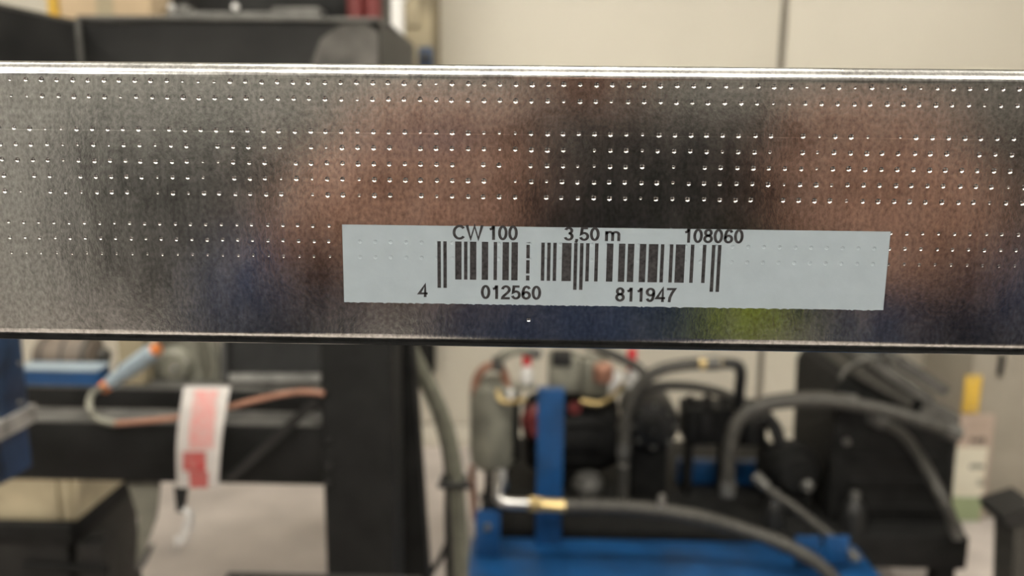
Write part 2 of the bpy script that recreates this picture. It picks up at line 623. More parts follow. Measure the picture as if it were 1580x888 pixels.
def print_text(txt, u0, u1, vt, vb, name='printed_text', sw=.08):
    um, vm = (u0 + u1) / 2, (vt + vb) / 2
    X0, X1 = P(u0, vm, 0).x, P(u1, vm, 0).x
    Z1, Z0 = P(um, vt, 0).z, P(um, vb, 0).z
    mb, pen, pts = MB(), 0.0, []
    for ch_ in txt:
        adv, lines = GLYPH[ch_]
        for ln in lines:
            n = len(ln)
            shut = math.dist(ln[0], ln[-1]) < 1e-4
            L_, R_ = [], []
            for k in range(n):
                if shut:
                    p_, q_ = ln[(k - 1) % (n - 1)], ln[(k + 1) % (n - 1)]
                else:
                    p_, q_ = ln[max(k - 1, 0)], ln[min(k + 1, n - 1)]
                d1_ = Vector((ln[k][0] - p_[0], ln[k][1] - p_[1]))
                d2_ = Vector((q_[0] - ln[k][0], q_[1] - ln[k][1]))
                d1_ = d1_.normalized() if d1_.length > 0 else d2_.normalized()
                d2_ = d2_.normalized() if d2_.length > 0 else d1_
                t_ = (d1_ + d2_)
                t_ = t_.normalized() if t_.length > 1e-6 else d1_
                nrm = Vector((-t_.y, t_.x))
                c_ = max(.45, abs(nrm.dot(Vector((-d1_.y, d1_.x)))))
                c0 = Vector((pen + ln[k][0], ln[k][1]))
                L_.append(c0 + nrm * (sw / c_))
                R_.append(c0 - nrm * (sw / c_))
            pts.append((L_, R_))
        pen += adv
    xs = [q.x for l_, r_ in pts for q in l_ + r_]
    mn, mx = min(xs), max(xs)
    for l_, r_ in pts:
        n = len(l_)
        v = [(X0 + (q.x - mn) / (mx - mn) * (X1 - X0), YP, Z0 + q.y * (Z1 - Z0)) for q in l_ + r_]
        mb.add(v, [(k, n + k, n + k + 1, k + 1) for k in range(n - 1)])
    return mb.build(name, M_print, lab)


print_text('CW 100', 698.5, 799, 347.5, 369.5)
print_text('3,50 m', 870, 957, 350.5, 371)
print_text('108060', 1056, 1147, 353, 374.5)
print_text('4', 643.5, 660, 438, 457.5)
print_text('012560', 742, 835, 440, 461)
print_text('811947', 949, 1044, 443.5, 465)

# added black table darkens the stud's lower bend, the stud rests on two blocks
wt = thing('added_table', 'black rubber topped table added under the stud to darken its lower bend', 'table', (0, .0, 0))
MB().box(-1.3, 1.3, -.40, .48, 1.0, 1.03, .004).build('table_top', M_matte, wt)
for x_ in (-1.22, 1.16):
    for y_ in (-.36, .38):
        MB().box(x_, x_ + .06, y_, y_ + .06, 0, 1.0, .003).build('leg', M_black, wt)
for k, x_ in enumerate((-.75, .75)):
    sb = thing('support_block', ('black stepped support block carrying the half of the stud away from the label', 'black stepped support block carrying the labelled half of the stud')[k], 'support block', (x_, .05, 1.03))
    MB().box(x_ - .06, x_ + .06, -.02, .12, 1.03, 1.06, .004).build('block_base', M_black, sb)
    MB().box(x_ - .03, x_ + .03, .004, .095, 1.06, ZB, .003).build('block_post', M_black, sb)

# ------------------------------------------------------------------ black machine stand (about 1 m behind the stud)
YS = 1.0
stand = thing('machine_stand', 'black painted steel machine stand with square post and cross beams', 'machine stand', (P(560, 700, YS).x, YS + .05, 0))
xa, xb = P(497, 700, YS).x, P(606, 700, YS).x
MB().box(xa, xb, YS, YS + .10, 0, 1.46, .006).build('post', M_black, stand)
MB().box(xa - .05, xb + .05, YS - .05, YS + .15, 0, .012, .002).build('foot_plate', M_black, stand)
# front beam, lighter grey strip on top
x0 = P(-160, 700, YS).x
z0, z1 = P(300, 750, YS).z, P(300, 659, YS).z
MB().box(x0, xa, YS + .01, YS + .075, z0, z1, .005).build('front_beam', M_black, stand)
MB().box(x0, xa - .004, YS + .012, YS + .073, z1, z1 + .0025, .001).build('beam_top_strip', M_top, stand)
# rear beam, higher and further back
YR = 1.32
z0r, z1r = P(300, 637, YR).z, P(300, 602, YR).z
MB().box(P(-160, 620, YR).x, P(600, 620, YR).x, YR, YR + .06, z0r, z1r, .004).build('rear_beam', M_black, stand)
MB().box(P(-160, 620, YR).x, P(500, 620, YR).x, YR + .002, YR + .058, z1r, z1r + .0025, .001).build('beam_top_strip', M_top, stand)
for yy, zz in ((YR, (z0r, z1r)), ):
    MB().box(xa + .03, xa + .09, YS + .1, yy + .06, zz[0], zz[1], .004).build('side_beam', M_black, stand)
# leaning rear brace seen right of the post
pa, pb_ = P(617, 540, 1.13), P(640, 900, 1.13)
MB().prism([P(600, 470, 1.13), P(631, 470, 1.13), P(664, 960, 1.13), P(628, 960, 1.13)], (0, .05, 0)).build('brace', M_black, stand)
pf = P(646, 960, 1.13)
MB().tube([(pf.x, 1.155, pf.z + .05), (pf.x + .02, 1.155, 0)], .018, 10, 1).build('brace_leg', M_black, stand)
for (u, v) in ((508, 676), (509, 717), (507, 744)):
    p = P(u, v, YS)
    MB().lathe([(.0045, -.002), (.0045, .004), (.003, .006)], (p.x, YS - .003, p.z), (0, -1, 0), 6).build('bolt', M_dark, stand)
MB().lathe([(.011, -.004), (.011, .003), (.007, .006), (.004, .014)], (P(484, 628, YS).x, YS + .03, z1 + .006), (0, 0, 1), 10).build('lug', M_top, stand)
p0, p1 = P(486, 620, YS - .012), P(352, 742, YS - .012)
dv = (p1 - p0).normalized()
nv = Vector((dv.z, 0, -dv.x)) * .0065
MB().prism([p0 + nv, p0 - nv, p1 - nv, p1 + nv], (0, .004, 0)).build('diagonal_bar', M_dark, stand)

# hopper of dark plates above, seen over the stud
YH = 1.15
hop = thing('steel_hopper', 'dark grey steel hopper with bent rim and scuffed corner', 'hopper', (P(350, 90, YH).x, YH + .2, 1.25))
zb_ = 1.36


def down(u, v, Y):
    p = P(u, v, Y)
    return (p.x, p.y, zb_)


MB().prism([P(122, 36, YH), P(585, 32, YH), down(585, 32, YH), down(122, 36, YH)], (0, .006, 0)).build('front_plate', M_dark, hop)
MB().prism([P(-60, -6, YH - .20), P(122, 36, YH), down(122, 36, YH), down(-60, -6, YH - .20)], (.004, .006, 0)).build('wing_plate', M_dark, hop)
MB().prism([P(580, 32, YH), (P(580, 32, YH).x, YH + .35, P(580, 32, YH).z), (P(580, 32, YH).x, YH + .35, zb_), down(580, 32, YH)], (.006, 0, 0)).build('side_plate', M_dark, hop)
pr, pl = P(587, 31, YH), P(122, 34, YH)
MB().box(pl.x, pr.x, YH - .006, YH + .035, pr.z - .004, pr.z + .003, .001).build('rim', M_top, hop)
MB().prism([P(-60, -9, YH - .205), P(122, 32, YH - .004), P(122, 38, YH - .004), P(-60, -3, YH - .205)], (0, .03, 0)).build('rim', M_top, hop)
MB().tube([P(119, 30, YH - .006), P(121, 60, YH - .006), P(126, 110, YH - .006)], .006, 8, 2).build('weld_seam', M_top, hop)
MB().prism([P(482, 92, YH - .003), P(495, 60, YH - .003), P(525, 38, YH - .003), P(562, 34, YH - .003), P(584, 50, YH - .003), P(584, 112, YH - .003), P(478, 112, YH - .003)], (0, .002, 0)).build('scuffed_patch', M_scuff, hop)
# hopper legs stand on the black frame
for u in (-100, 545):
    p = P(u, 90, YH + .2)
    MB().box(p.x - .025, p.x + .025, YR, YR + .05, z1r + .003, zb_ + .02, .003).build('leg', M_black, hop)

# inclined dark chute under the hopper, grey strip along its lower end
MB_ = MB().prism([P(345, 470, 1.42), P(504, 470, 1.42), P(504, 590, 1.345), P(345, 590, 1.345)], (0, .006, 0))
ch = thing('discharge_chute', 'dark steel chute plate sloping down between the beams', 'chute', (P(440, 560, 1.4).x, 1.4, P(440, 598, 1.33).z))
MB_.build('chute_plate', M_black, ch)
MB().prism([P(352, 576, 1.349), P(494, 576, 1.349), P(494, 589, 1.341), P(352, 589, 1.341)], (0, .003, 0)).build('lower_grey_strip', M_top, ch)
MB().prism([P(341, 470, 1.40), P(349, 470, 1.40), P(349, 588, 1.335), P(341, 588, 1.335)], (0, .02, 0)).build('side_rib', M_dark, ch)

# ------------------------------------------------------------------ clutter on the stand
# blue rail lying on the rear beam
ztop = z1r + .003
xr0, xr1 = P(22, 580, YR).x, P(150, 580, YR).x
br = thing('blue_rail', 'short bright blue steel rail lying on the rear beam', 'rail', (xr0, YR + .03, ztop))
MB().box(xr0, xr1, YR + .004, YR + .05, ztop, P(100, 573, YR).z, .003).build('web', M_blue, br)
MB().box(xr0, xr1, YR, YR + .054, P(100, 573, YR).z, P(100, 569, YR).z, .0015).build('flange', M_sensor, br)

# grey-beige cast gearbox
gy = 1.40
gb = thing('gearbox', 'rounded beige grey cast gearbox with bolted cover behind the beams', 'gearbox', (P(270, 590, gy).x, gy + .05, ztop))
c = P(272, 560, gy)
MB().prism([P(232, 599, gy), P(234, 540, gy), P(250, 510, gy), P(296, 505, gy), P(306, 545, gy), P(318, 599, gy)], (0, .11, 0)).build('housing', M_greyp, gb)
MB().lathe([(.034, 0), (.034, .014), (.026, .02), (.02, .02)], (c.x, gy, c.z), (0, -1, 0), 24).build('cover', M_greyp, gb)
for k in range(6):
    t_ = math.pi / 3 * k + .3
    MB().lathe([(.0035, 0), (.0035, .004), (.002, .005)], (c.x + .028 * math.cos(t_), gy - .014, c.z + .028 * math.sin(t_)), (0, -1, 0), 6).build('bolt', M_steel, gb)
MB().lathe([(.006, 0), (.006, .01), (.004, .012)], (P(278, 563, gy).x, gy - .02, P(278, 563, gy).z), (0, -1, 0), 6).build('filler_plug', M_steel, gb)
MB().box(P(225, 597, gy).x, P(322, 597, gy).x, gy - .01, gy + .11, P(270, 606, gy).z, P(270, 596, gy).z, .002).build('foot', M_greyp, gb)
# pale conduit
tag(MB().tube([P(318, 500, 1.40), P(331, 540, 1.395), P(335, 562, 1.392), P(331, 582, 1.390), P(324, 594, 1.390)], .0065, 10, 5).build('conduit', M_greyp), 'pale grey conduit curving down beside the beige gearbox', 'conduit')
# brownish round bar stock
yfm = 1.385
bs = thing('feed_motor', 'brown grey round feed motor behind the blue rail', 'motor', (P(90, 590, yfm).x, yfm, ztop))
zfm = P(90, 556, yfm).z
MB().lathe([(.030, 0), (.040, .008), (.042, .03), (.042, .10), (.036, .115), (.02, .12)], (P(44, 560, yfm).x, yfm + .04, zfm), (1, 0, 0), 22).build('casing', M_brown, bs)
MB().lathe([(.016, 0), (.016, .012), (.012, .016)], (P(140, 560, yfm).x, yfm + .04, zfm), (1, 0, 0), 14).build('shaft', M_hose, bs)
MB().box(P(52, 590, yfm).x, P(136, 590, yfm).x, yfm + .005, yfm + .07, ztop - .002, zfm - .03, .003).build('foot', M_brown, bs)
for u in (60, 92, 124):
    MB().lathe([(.0435, 0), (.0435, .006)], (P(u, 560, yfm).x, yfm + .04, zfm), (1, 0, 0), 22).build('cooling_ring', M_hose, bs)
hk = thing('lever_clamp', 'black lever clamp standing behind the sensor', 'clamp', (P(180, 590, 1.43).x, 1.43, ztop))
MB().tube([P(184, 592, 1.43), P(188, 560, 1.43), P(206, 530, 1.43), P(216, 515, 1.43)], .008, 8, 4).build('lever', M_black, hk)
MB().box(P(174, 597, 1.43).x, P(198, 597, 1.43).x, 1.415, 1.45, P(150, 606, 1.43).z, P(150, 588, 1.43).z, .003).build('base', M_top, hk)
bk = tag(MB().box(P(180, 560, 1.33).x, P(222, 560, 1.33).x, 1.33, 1.37, ztop + .001, P(200, 500, 1.33).z, .008).build('cast_bracket', M_tan), 'tan cast bracket between lever clamp and gearbox', 'bracket')

# cable sensor: pale blue grey barrel with orange ends, cable looping to the post
ysn = 1.22
sn = thing('cable_sensor', 'pale blue grey barrel sensor with orange ends and trailing cable', 'sensor', P(160, 606, ysn))
a, b = P(168, 592, ysn), P(238, 541, ysn)
ax = (b - a).normalized()
L_ = (b - a).length
MB().lathe([(.008, 0), (.0125, .003), (.0125, L_ * .35), (.0155, L_ * .37), (.0155, L_ - .006), (.010, L_)], a, ax, 20).build('barrel', M_sensor, sn)
MB().lathe([(.0105, -.002), (.0105, .010), (.007, .013)], b, ax, 16).build('orange_tip', M_orange, sn)
MB().lathe([(.0105, -.014), (.0105, .002)], a, ax, 16).build('orange_collar', M_orange, sn)
MB().tube([a - ax * .012, P(143, 606, 1.12), P(138, 626, 1.0), P(150, 645, .990), P(178, 653, .990)], .0050, 8, 6).build('grey_cable', M_greyp, sn)
MB().tube([P(178, 653, .990), P(215, 650, .990), P(262, 645, .991), P(320, 636, .992), P(390, 618, .995), P(440, 607, .995), P(470, 604, .990), P(500, 607, .990)], .0042, 8, 6).build('copper_cable', M_copper, sn)

# red and white film wrapped round the front beam
tp = thing('warning_tape', 'white film band with red print wrapped round the black beam', 'tape', (P(306, 700, YS).x, YS, z0 - .004))


def band(u0t, u1t, u0b, u1b, vt, vb, m, name, dy, n=8):
    """curved strip hanging over the beam front"""
    v, f = [], []
    for k in range(n + 1):
        t_ = k / n
        l, r = u0t + (u0b - u0t) * t_, u1t + (u1b - u1t) * t_
        vv = vt + (vb - vt) * t_
        tg_ = (vv - 596) / 156
        yy = YS - .024 - dy + .010 * (2 * tg_ - 1) ** 2
        bow = 7 * math.sin(math.pi * min(1, tg_ * .9))
        v += [P(l - bow, vv, yy), P(r - bow * .6, vv, yy)]
    for k in range(n):
        f.append((2 * k, 2 * k + 1, 2 * k + 3, 2 * k + 2))
    mb = MB()
    n0 = len(v)
    back = [Vector(q) + Vector((0, .0012, 0)) for q in v]
    mb.add(v + back, f + [tuple(i + n0 for i in q[::-1]) for q in f] + [(2 * k, 2 * k + 2, n0 + 2 * k + 2, n0 + 2 * k) for k in range(n)] + [(2 * k + 1, n0 + 2 * k + 1, n0 + 2 * k + 3, 2 * k + 3) for k in range(n)] + [(0, n0, n0 + 1, 1), (2 * n, 2 * n + 1, n0 + 2 * n + 1, n0 + 2 * n)])
    return mb.build(name, m, tp, 60)


band(284, 355, 276, 338, 596, 752, M_tape, 'film_band', 0)
for ua, ub, va, vb, m_ in ((301, 336, 602, 692, M_tred),):
    band(ua, ub, ua - 3, ub - 3, va, vb, m_, 'red_print', .0016, 8)
for va, vb, ua, ub, m_, dy_ in ((697, 726, 286, 319, M_tred2, 0), (727, 752, 294, 321, M_tred2, 0)):
    band(ua + 3, ub + 3, ua + 1, ub + 1, va, vb, m_, 'red_print', .0016, 4)

# strap and snap hook hanging from the beam
sh = thing('snap_hook', 'shiny steel snap hook hanging on a black strap under the beam', 'hook', P(278, 850, YS))
MB().prism([P(268, 750, YS + .03), P(290, 750, YS + .03), P(284, 790, YS + .02), P(272, 790, YS + .02)], (0, .004, 0)).build('strap', M_black2, sh)
MB().tube([P(283, 783, YS + .02), P(292, 792, YS + .02), P(290, 810, YS + .02), P(282, 832, YS + .02), P(274, 836, YS + .02), P(272, 826, YS + .02)], [.004, .007, .008, .007, .005, .003], 10, 5).build('hook', M_bright, sh)
MB().tube([P(272 + 6 * math.cos(t_ * .785), 846 + 6 * math.sin(t_ * .785), YS + .02) for t_ in range(9)], .0016, 6, 2).build('ring', M_steel, sh)

# ------------------------------------------------------------------ blue machine column at the left
yb = .72
bc = thing('machine_column', 'dark blue worn machine column with a bare steel flange', 'machine column', (P(10, 760, yb).x, yb + .06, 0))
xl, xr_ = P(-160, 650, yb).x, P(47, 640, yb + .05).x
zf = P(20, 655, yb).z
MB().box(xl, xr_, yb, yb + .05, zf, P(20, 480, yb).z, .004).build('upper_block', M_blued, bc)
MB().prism([(xl, yb - .07, zf - .014), (xl, yb + .055, zf - .014), (xl, yb + .055, zf + .007), (xl, yb - .07, zf + .007)], (xr_ - xl + .005, 0, 0)).build('flange', M_flange, bc)
zl = P(20, 742, yb).z
MB().prism([(xl, yb - .004, zf - .01), (xr_ - .002, yb - .004, zf - .004), (xr_ - .002, yb - .004, zl), (xl, yb - .004, zl - .055)], (0, .05, 0)).build('lower_block', M_blued, bc)
MB().box(xl + .005, xl + .05, yb, yb + .045, 0, zl - .02, .004).build('pedestal', M_blued, bc)
for v in (560, 620):
    p = P(41, v, yb)
    MB().lathe([(.003, 0), (.003, .003), (.002, .004)], (p.x - .006, yb, p.z), (0, -1, 0), 6).build('bolt', M_top, bc)

# ------------------------------------------------------------------ under the beam
yc = 1.55
cr = thing('cream_bin', 'cream plastic bin on a dark trolley under the beam', 'bin', P(70, 800, yc))
zc0, zc1 = P(70, 803, yc).z, P(70, 722, yc).z
xc0, xc1 = P(-150, 780, yc).x, P(122, 780, yc).x
MB().prism([(xc0, yc, zc1), (xc1 + .008, yc, zc1), (xc1 - .012, yc + .005, zc0), (xc0, yc + .005, zc0)], (0, .30, 0)).build('body', M_cream, cr)
MB().box(xc0 - .01, xc1 + .018, yc - .012, yc + .312, zc1 - .012, zc1 + .006, .003).build('rim', M_cream, cr)
for u in (84, 104):
    MB().box(P(u, 780, yc).x, P(u + 7, 780, yc).x, yc - .006, yc + .002, zc0 + .006, zc1 - .014, .002).build('rib', M_cream, cr)
tr = thing('trolley', 'low dark steel trolley with castors carrying the cream bin', 'trolley', (P(60, 840, yc).x, yc + .15, 0))
MB().box(xc0 - .02, P(232, 830, yc + .34).x, yc - .02, yc + .34, zc0 - .05, zc0 - .001, .004).build('deck', M_black, tr)
MB().box(xc0 - .01, P(216, 830, yc + .32).x, yc - .005, yc + .32, .13, zc0 - .05, .006).build('dark_skirt', M_dark, tr)  # dark skirt added to fill the dark area under the deck
MB().box(P(40, 850, yc).x, P(170, 850, yc).x, yc - .02, yc - .005, zc0 - .12, zc0 - .10, .004).build('skirt_bar', M_black, tr)
for u, yy in ((30, yc + .03), (150, yc + .02), (40, yc + .3), (170, yc + .3)):
    p = P(u, 850, yy)
    ztop_ = zc0 - .05
    MB().lathe([(.05, -.02), (.062, -.012), (.062, .012), (.05, .02)], (p.x, yy, .062), (0, 1, 0), 20).build('wheel', M_black2, tr)
    MB().prism([(p.x - .03, yy - .03, ztop_), (p.x + .03, yy - .03, ztop_), (p.x + .012, yy - .03, .05), (p.x - .012, yy - .03, .05)], (0, .06, 0)).build('fork', M_dark, tr)
    MB().tube([(p.x, yy, .10), (p.x, yy, ztop_ + .01)], .02, 8, 1).build('stem', M_dark, tr)
ygs = YS + .03
gp = thing('sheet_bracket', 'grey bent sheet bracket hanging below the front beam', 'bracket', P(222, 750, ygs))
MB().prism([P(196, 745, ygs), P(246, 745, ygs), P(240, 800, ygs), P(222, 850, ygs), P(210, 872, ygs), P(214, 800, ygs)], (0, .006, 0)).build('sheet', M_greyp, gp)
MB().prism([P(222, 850, ygs - .004), P(232, 846, ygs - .004), P(216, 880, ygs - .004), P(206, 878, ygs - .004)], (0, .02, 0)).build('folded_end', M_top, gp)

# perforated dark rail at the very bottom of the view
yp = .62
prl = thing('perforated_rail', 'low dark rail with a row of small bright holes', 'rail', (P(480, 888, yp).x, yp, P(480, 905, yp).z))
zt = P(480, 884, yp + .03).z
MB().box(P(335, 888, yp).x, P(645, 888, yp).x, yp, yp + .03, zt - .03, zt, .001).build('rail_bar', M_dark, prl)
for k in range(15):
    p = P(346 + k * 20.5, 886, yp)
    MB().lathe([(.0022, 0), (.0022, .0018), (.0012, .0024)], (p.x, yp + .012, zt - .0003), (0, 0, 1), 8).build('stud_head', M_steel, prl)
for u in (360, 620):
    MB().box(P(u, 888, yp).x - .01, P(u, 888, yp).x + .01, yp + .005, yp + .025, 0, zt - .03, .002).build('leg', M_black, prl)

# ------------------------------------------------------------------ hoses beside the post
hs = thing('hanging_hose', 'olive grey hose arching down right of the black post', 'hose', (P(712, 900, 1.25).x, 1.25, 0))
MB().tube([P(600, 470, 1.20), P(632, 540, 1.22), P(664, 600, 1.24), P(688, 660, 1.25), P(701, 720, 1.25), P(707, 780, 1.25), P(711, 860, 1.25), P(712, 1000, 1.25), (P(712, 1000, 1.25).x + .03, 1.26, .02)], .0155, 14, 6).build('hose_body', M_olive, hs)
MB().tube([P(612, 480, 1.235), P(646, 560, 1.25), P(680, 650, 1.265), P(694, 720, 1.27), P(695, 800, 1.27), P(697, 888, 1.27), P(697, 1000, 1.27), (P(697, 1000, 1.27).x, 1.29, .02)], .012, 12, 6).build('second_hose', M_black2, hs)
p = P(700, 742, 1.25)
MB().lathe([(.022, -.006), (.026, -.004), (.026, .004), (.022, .006)], (p.x, 1.26, p.z), (0, 0, 1), 16).build('clamp_ring', M_black2, hs)
MB().box(P(676, 742, 1.24).x, P(728, 742, 1.24).x, 1.228, 1.24, p.z - .006, p.z + .004, .002).build('cable_tie', M_black2, hs)
tag(MB().tube([P(690, 745, 1.31), P(702, 780, 1.32), P(697, 820, 1.32), P(680, 860, 1.32), P(662, 890, 1.32), P(640, 960, 1.32), (P(640, 960, 1.32).x - .02, 1.33, .01)], .006, 8, 6).build('thin_cable', M_dark), 'thin dark cable bowing away from the clamped hose', 'cable')

# ------------------------------------------------------------------ things above the stud, left
yt = 1.75
zs = 1.60
xm0, xm1 = P(228, 20, yt).x, P(600, 20, yt).x
mc = thing('machine_cabinet', 'dark machine cabinet with a grey rail on top behind the hopper', 'machine cabinet', ((xm0 + xm1) / 2, yt + .2, 0))
MB().box(P(-300, 60, yt).x, xm1, yt, yt + .4, 1.30, P(400, 31, yt).z, .006).build('cabinet_body', M_dark, mc)
for xx in (P(-260, 700, yt).x, P(562, 700, yt + .1).x):
    for yy in (yt + .03, yt + .33):
        MB().box(xx - .025, xx + .025, yy, yy + .05, 0, 1.30, .003).build('leg', M_black, mc)
zr = P(400, 31, yt).z
for u0, u1 in ((252, 276), (420, 488)):
    MB().box(P(u0, 22, yt).x, P(u1, 22, yt).x, yt + .01, yt + .07, zr, P(400, 20, yt).z, .004).build('rail_foot', M_top, mc)
MB().box(P(252, 22, yt).x, P(490, 22, yt).x, yt + .02, yt + .06, P(400, 24, yt).z - .008, P(400, 20, yt).z + .006, .004).build('grey_rail', M_top, mc)
MB().box(P(265, 10, yt).x, P(285, 10, yt).x, yt + .02, yt + .06, P(400, 20, yt).z, P(400, 6, yt).z, .004).build('rail_block', M_top, mc)
MB().box(P(415, 10, yt).x, P(490, 10, yt).x, yt + .02, yt + .08, P(400, 20, yt).z, P(400, 8, yt).z, .005).build('rail_block', M_top, mc)
MB().box(P(235, 0, yt).x, P(560, 0, yt).x, yt + .10, yt + .38, zr, zr + .22, .01).build('top_casing', M_dark, mc)
for u in (540, 568):
    MB().lathe([(.02, 0), (.02, .10), (.012, .11)], (P(u, 20, yt).x, yt + .06, P(u, 26, yt).z), (0, 0, 1), 14).build('red_knob', M_darkred, mc)
for u in (236, 340):
    p = P(u, 0, yt)
    MB().lathe([(.008, 0), (.008, .01), (.005, .012)], (p.x, yt + .10, p.z), (0, -1, 0), 8).build('lamp_bolt', M_white, mc)
cb = thing('cardboard_box', 'tan cardboard box standing on the dark cabinet behind the hopper', 'box', (P(155, 28, yt).x, yt + .11, zr))
xq0, xq1, zq0 = P(84, 10, yt).x, P(226, 10, yt).x, zr + .001
MB().box(xq0, xq1, yt + .02, yt + .22, zq0, zq0 + .20, .002).build('carton', M_card, cb)
MB().box((xq0 + xq1) / 2 - .02, (xq0 + xq1) / 2 + .02, yt + .0185, yt + .2215, zq0 + .002, zq0 + .2012, .0005).build('packing_tape', M_tan, cb)
yl = thing('yellow_post', 'slim yellow guard post beside the cardboard box', 'post', (P(75, 20, yt).x, yt + .03, zr))
MB().box(P(64, 5, yt).x, P(80, 5, yt).x, yt + .02, yt + .045, zr + .001, zr + .3, .003).build('post_tube', M_yellow, yl)
MB().box(P(58, 5, yt).x, P(82, 5, yt).x, yt + .005, yt + .06, zr + .001, zr + .009, .002).build('foot_plate', M_yellow, yl)
wp = thing('white_pipe', 'white vertical pipe between dark cabinet and tan column', 'pipe', (P(613, 50, 2.6).x, 2.6, 0))
p = P(613, 55, 2.6)
MB().tube([(p.x, 2.6, 0), (p.x, 2.6, 1.95), (p.x, 2.62, 2.0), (p.x, 2.75, 2.02)], .024, 14, 2).build('pipe_run', M_white, wp)
MB().lathe([(.029, -.02), (.029, .02)], (p.x, 2.6, 1.62), (0, 0, 1), 16).build('pipe_clip', M_steel, wp)
ytc = YB - .30
tcol = thing('wall_duct', 'tan boxed duct running down the end of the cream wall', 'duct', (P(642, 50, ytc).x, ytc + .15, 1.25))
MB().box(P(560, 50, ytc).x, P(667, 50, ytc).x, ytc, YB, 1.22, CEIL - .01, .006).build('duct_casing', M_tan, tcol)
MB().box(P(626, 15, ytc).x, P(648, 15, ytc).x, ytc - .015, ytc, P(640, 42, ytc).z, 2.6, .003).build('corner_trim', M_cream, tcol)
swb = thing('switch_box', 'small dark teal switch box on the tan duct', 'switch box', (P(656, 85, ytc - .05).x, ytc - .02, 1.5))
rect(645, 72, 668, 118, ytc - .05, .049, .005).build('case', M_blued, swb)
rect(651, 82, 662, 98, ytc - .057, .008, .002).build('rocker', M_black2, swb)
jb = thing('junction_box', 'small black junction box low on the cream wall', 'junction box', (P(650, 575, YB - .06).x, YB - .03, P(650, 576, YB).z))
rect(628, 500, 670, 576, YB - .06, .06, .006).build('case', M_black, jb)
rect(634, 510, 664, 566, YB - .066, .008, .003).build('cover', M_dark, jb)

# ------------------------------------------------------------------ hydraulic power pack
zp = .32
xt0, xt1 = P(728, 840, 2.19).x, P(1318, 840, 2.19).x
tk = thing('hydraulic_tank', 'low bright blue steel tank in front of the pump set', 'tank', ((xt0 + xt1) / 2, 1.9, 0))
MB().box(xt0, xt1, 1.55, 2.185, .04, .30, .012).build('tank_body', M_blue, tk)
MB().box(xt0 + .02, xt1 - .02, 1.57, 2.17, 0, .04, .004).build('skid', M_black, tk)
MB().box(xt0 + .30, xt1 - .20, 1.62, 2.05, .30, .306, .002).build('lid', M_blue, tk)
MB().box(P(828, 700, 2.13).x, P(869, 700, 2.13).x, 2.13, 2.17, .30, P(848, 601, 2.13).z, .003).build('upright', M_blue, tk)
xk0, xk1 = P(733, 830, 2.05).x, P(772, 830, 2.05).x
MB().box(xk0, xk1, 2.05, 2.062, .30, P(750, 788, 2.05).z, .004).build('lifting_bracket', M_blue, tk)
MB().lathe([(.012, 0), (.012, .008), (.008, .012)], ((xk0 + xk1) / 2, 2.05, P(750, 812, 2.05).z), (0, -1, 0), 6).build('bracket_bolt', M_top, tk)
for u in (1245, 1290):
    rect(u - 18, 828, u + 20, 870, 2.0, .01, .003).build('rib_plate', M_blue, tk)

# pump set platform
bpf = thing('pump_platform', 'black steel platform carrying motor, pumps and cooler', 'platform', (P(1110, 820, 2.5).x, 2.55, 0))
xf0, xf1 = P(738, 800, 2.2).x, P(1500, 800, 2.2).x
MB().box(xf0, xf1, 2.2, 3.0, .21, zp, .005).build('deck', M_black, bpf)
for xx in (xf0 + .02, (xf0 + xf1) / 2, xf1 - .08):
    for yy in (2.22, 2.92):
        MB().box(xx, xx + .06, yy, yy + .06, 0, .21, .003).build('leg', M_black, bpf)

# accumulator vessel
ya = 2.42
pa = P(762, 655, ya)
ra = px(39, ya)
ac = thing('pressure_vessel', 'olive grey upright pressure vessel with copper pipe on top', 'pressure vessel', (pa.x, ya, zp))
zb0, zt0 = P(762, 722, ya).z, P(762, 585, ya).z
MB().lathe([(.03, 0), (ra * .7, .008), (ra * .95, .03), (ra, .07), (ra, zt0 - zb0 - .05), (ra * .93, zt0 - zb0 - .02), (ra * .6, zt0 - zb0), (.03, zt0 - zb0 + .01)], (pa.x, ya, zb0), (0, 0, 1), 28).build('shell', M_greyp, ac)
MB().lathe([(.05, .0008), (.03, .015), (.03, zb0 - zp + .02)], (pa.x, ya, zp), (0, 0, 1), 14).build('stand_leg', M_dark, ac)
MB().box(pa.x + ra * .8, pa.x + ra * 1.08, ya - .06, ya + .06, zb0 + .05, zt0 - .05, .008).build('side_bracket', M_black, ac)
MB().tube([P(733, 610, ya - .03), P(735, 585, ya - .03), P(750, 566, ya - .03), P(772, 566, ya - .03), P(782, 590, ya - .03), P(783, 620, ya - .03)], .014, 12, 5).build('copper_pipe', M_copper, ac)
MB().lathe([(.018, -.015), (.022, -.01), (.022, .02), (.014, .03)], P(783, 612, ya - .04), (0, 0, 1), 10).build('union_nut', M_white, ac)
MB().tube([P(728, 718, ya + .02), P(730, 760, ya + .02), P(733, 800, ya + .02)], .012, 10, 2).build('copper_drain', M_copper, ac)
MB().tube([P(768, 600, ya - .07), P(770, 612, ya - .08), P(782, 620, ya - .09), P(812, 616, ya - .10)], .008, 10, 5).build('brass_line', M_brass, ac)

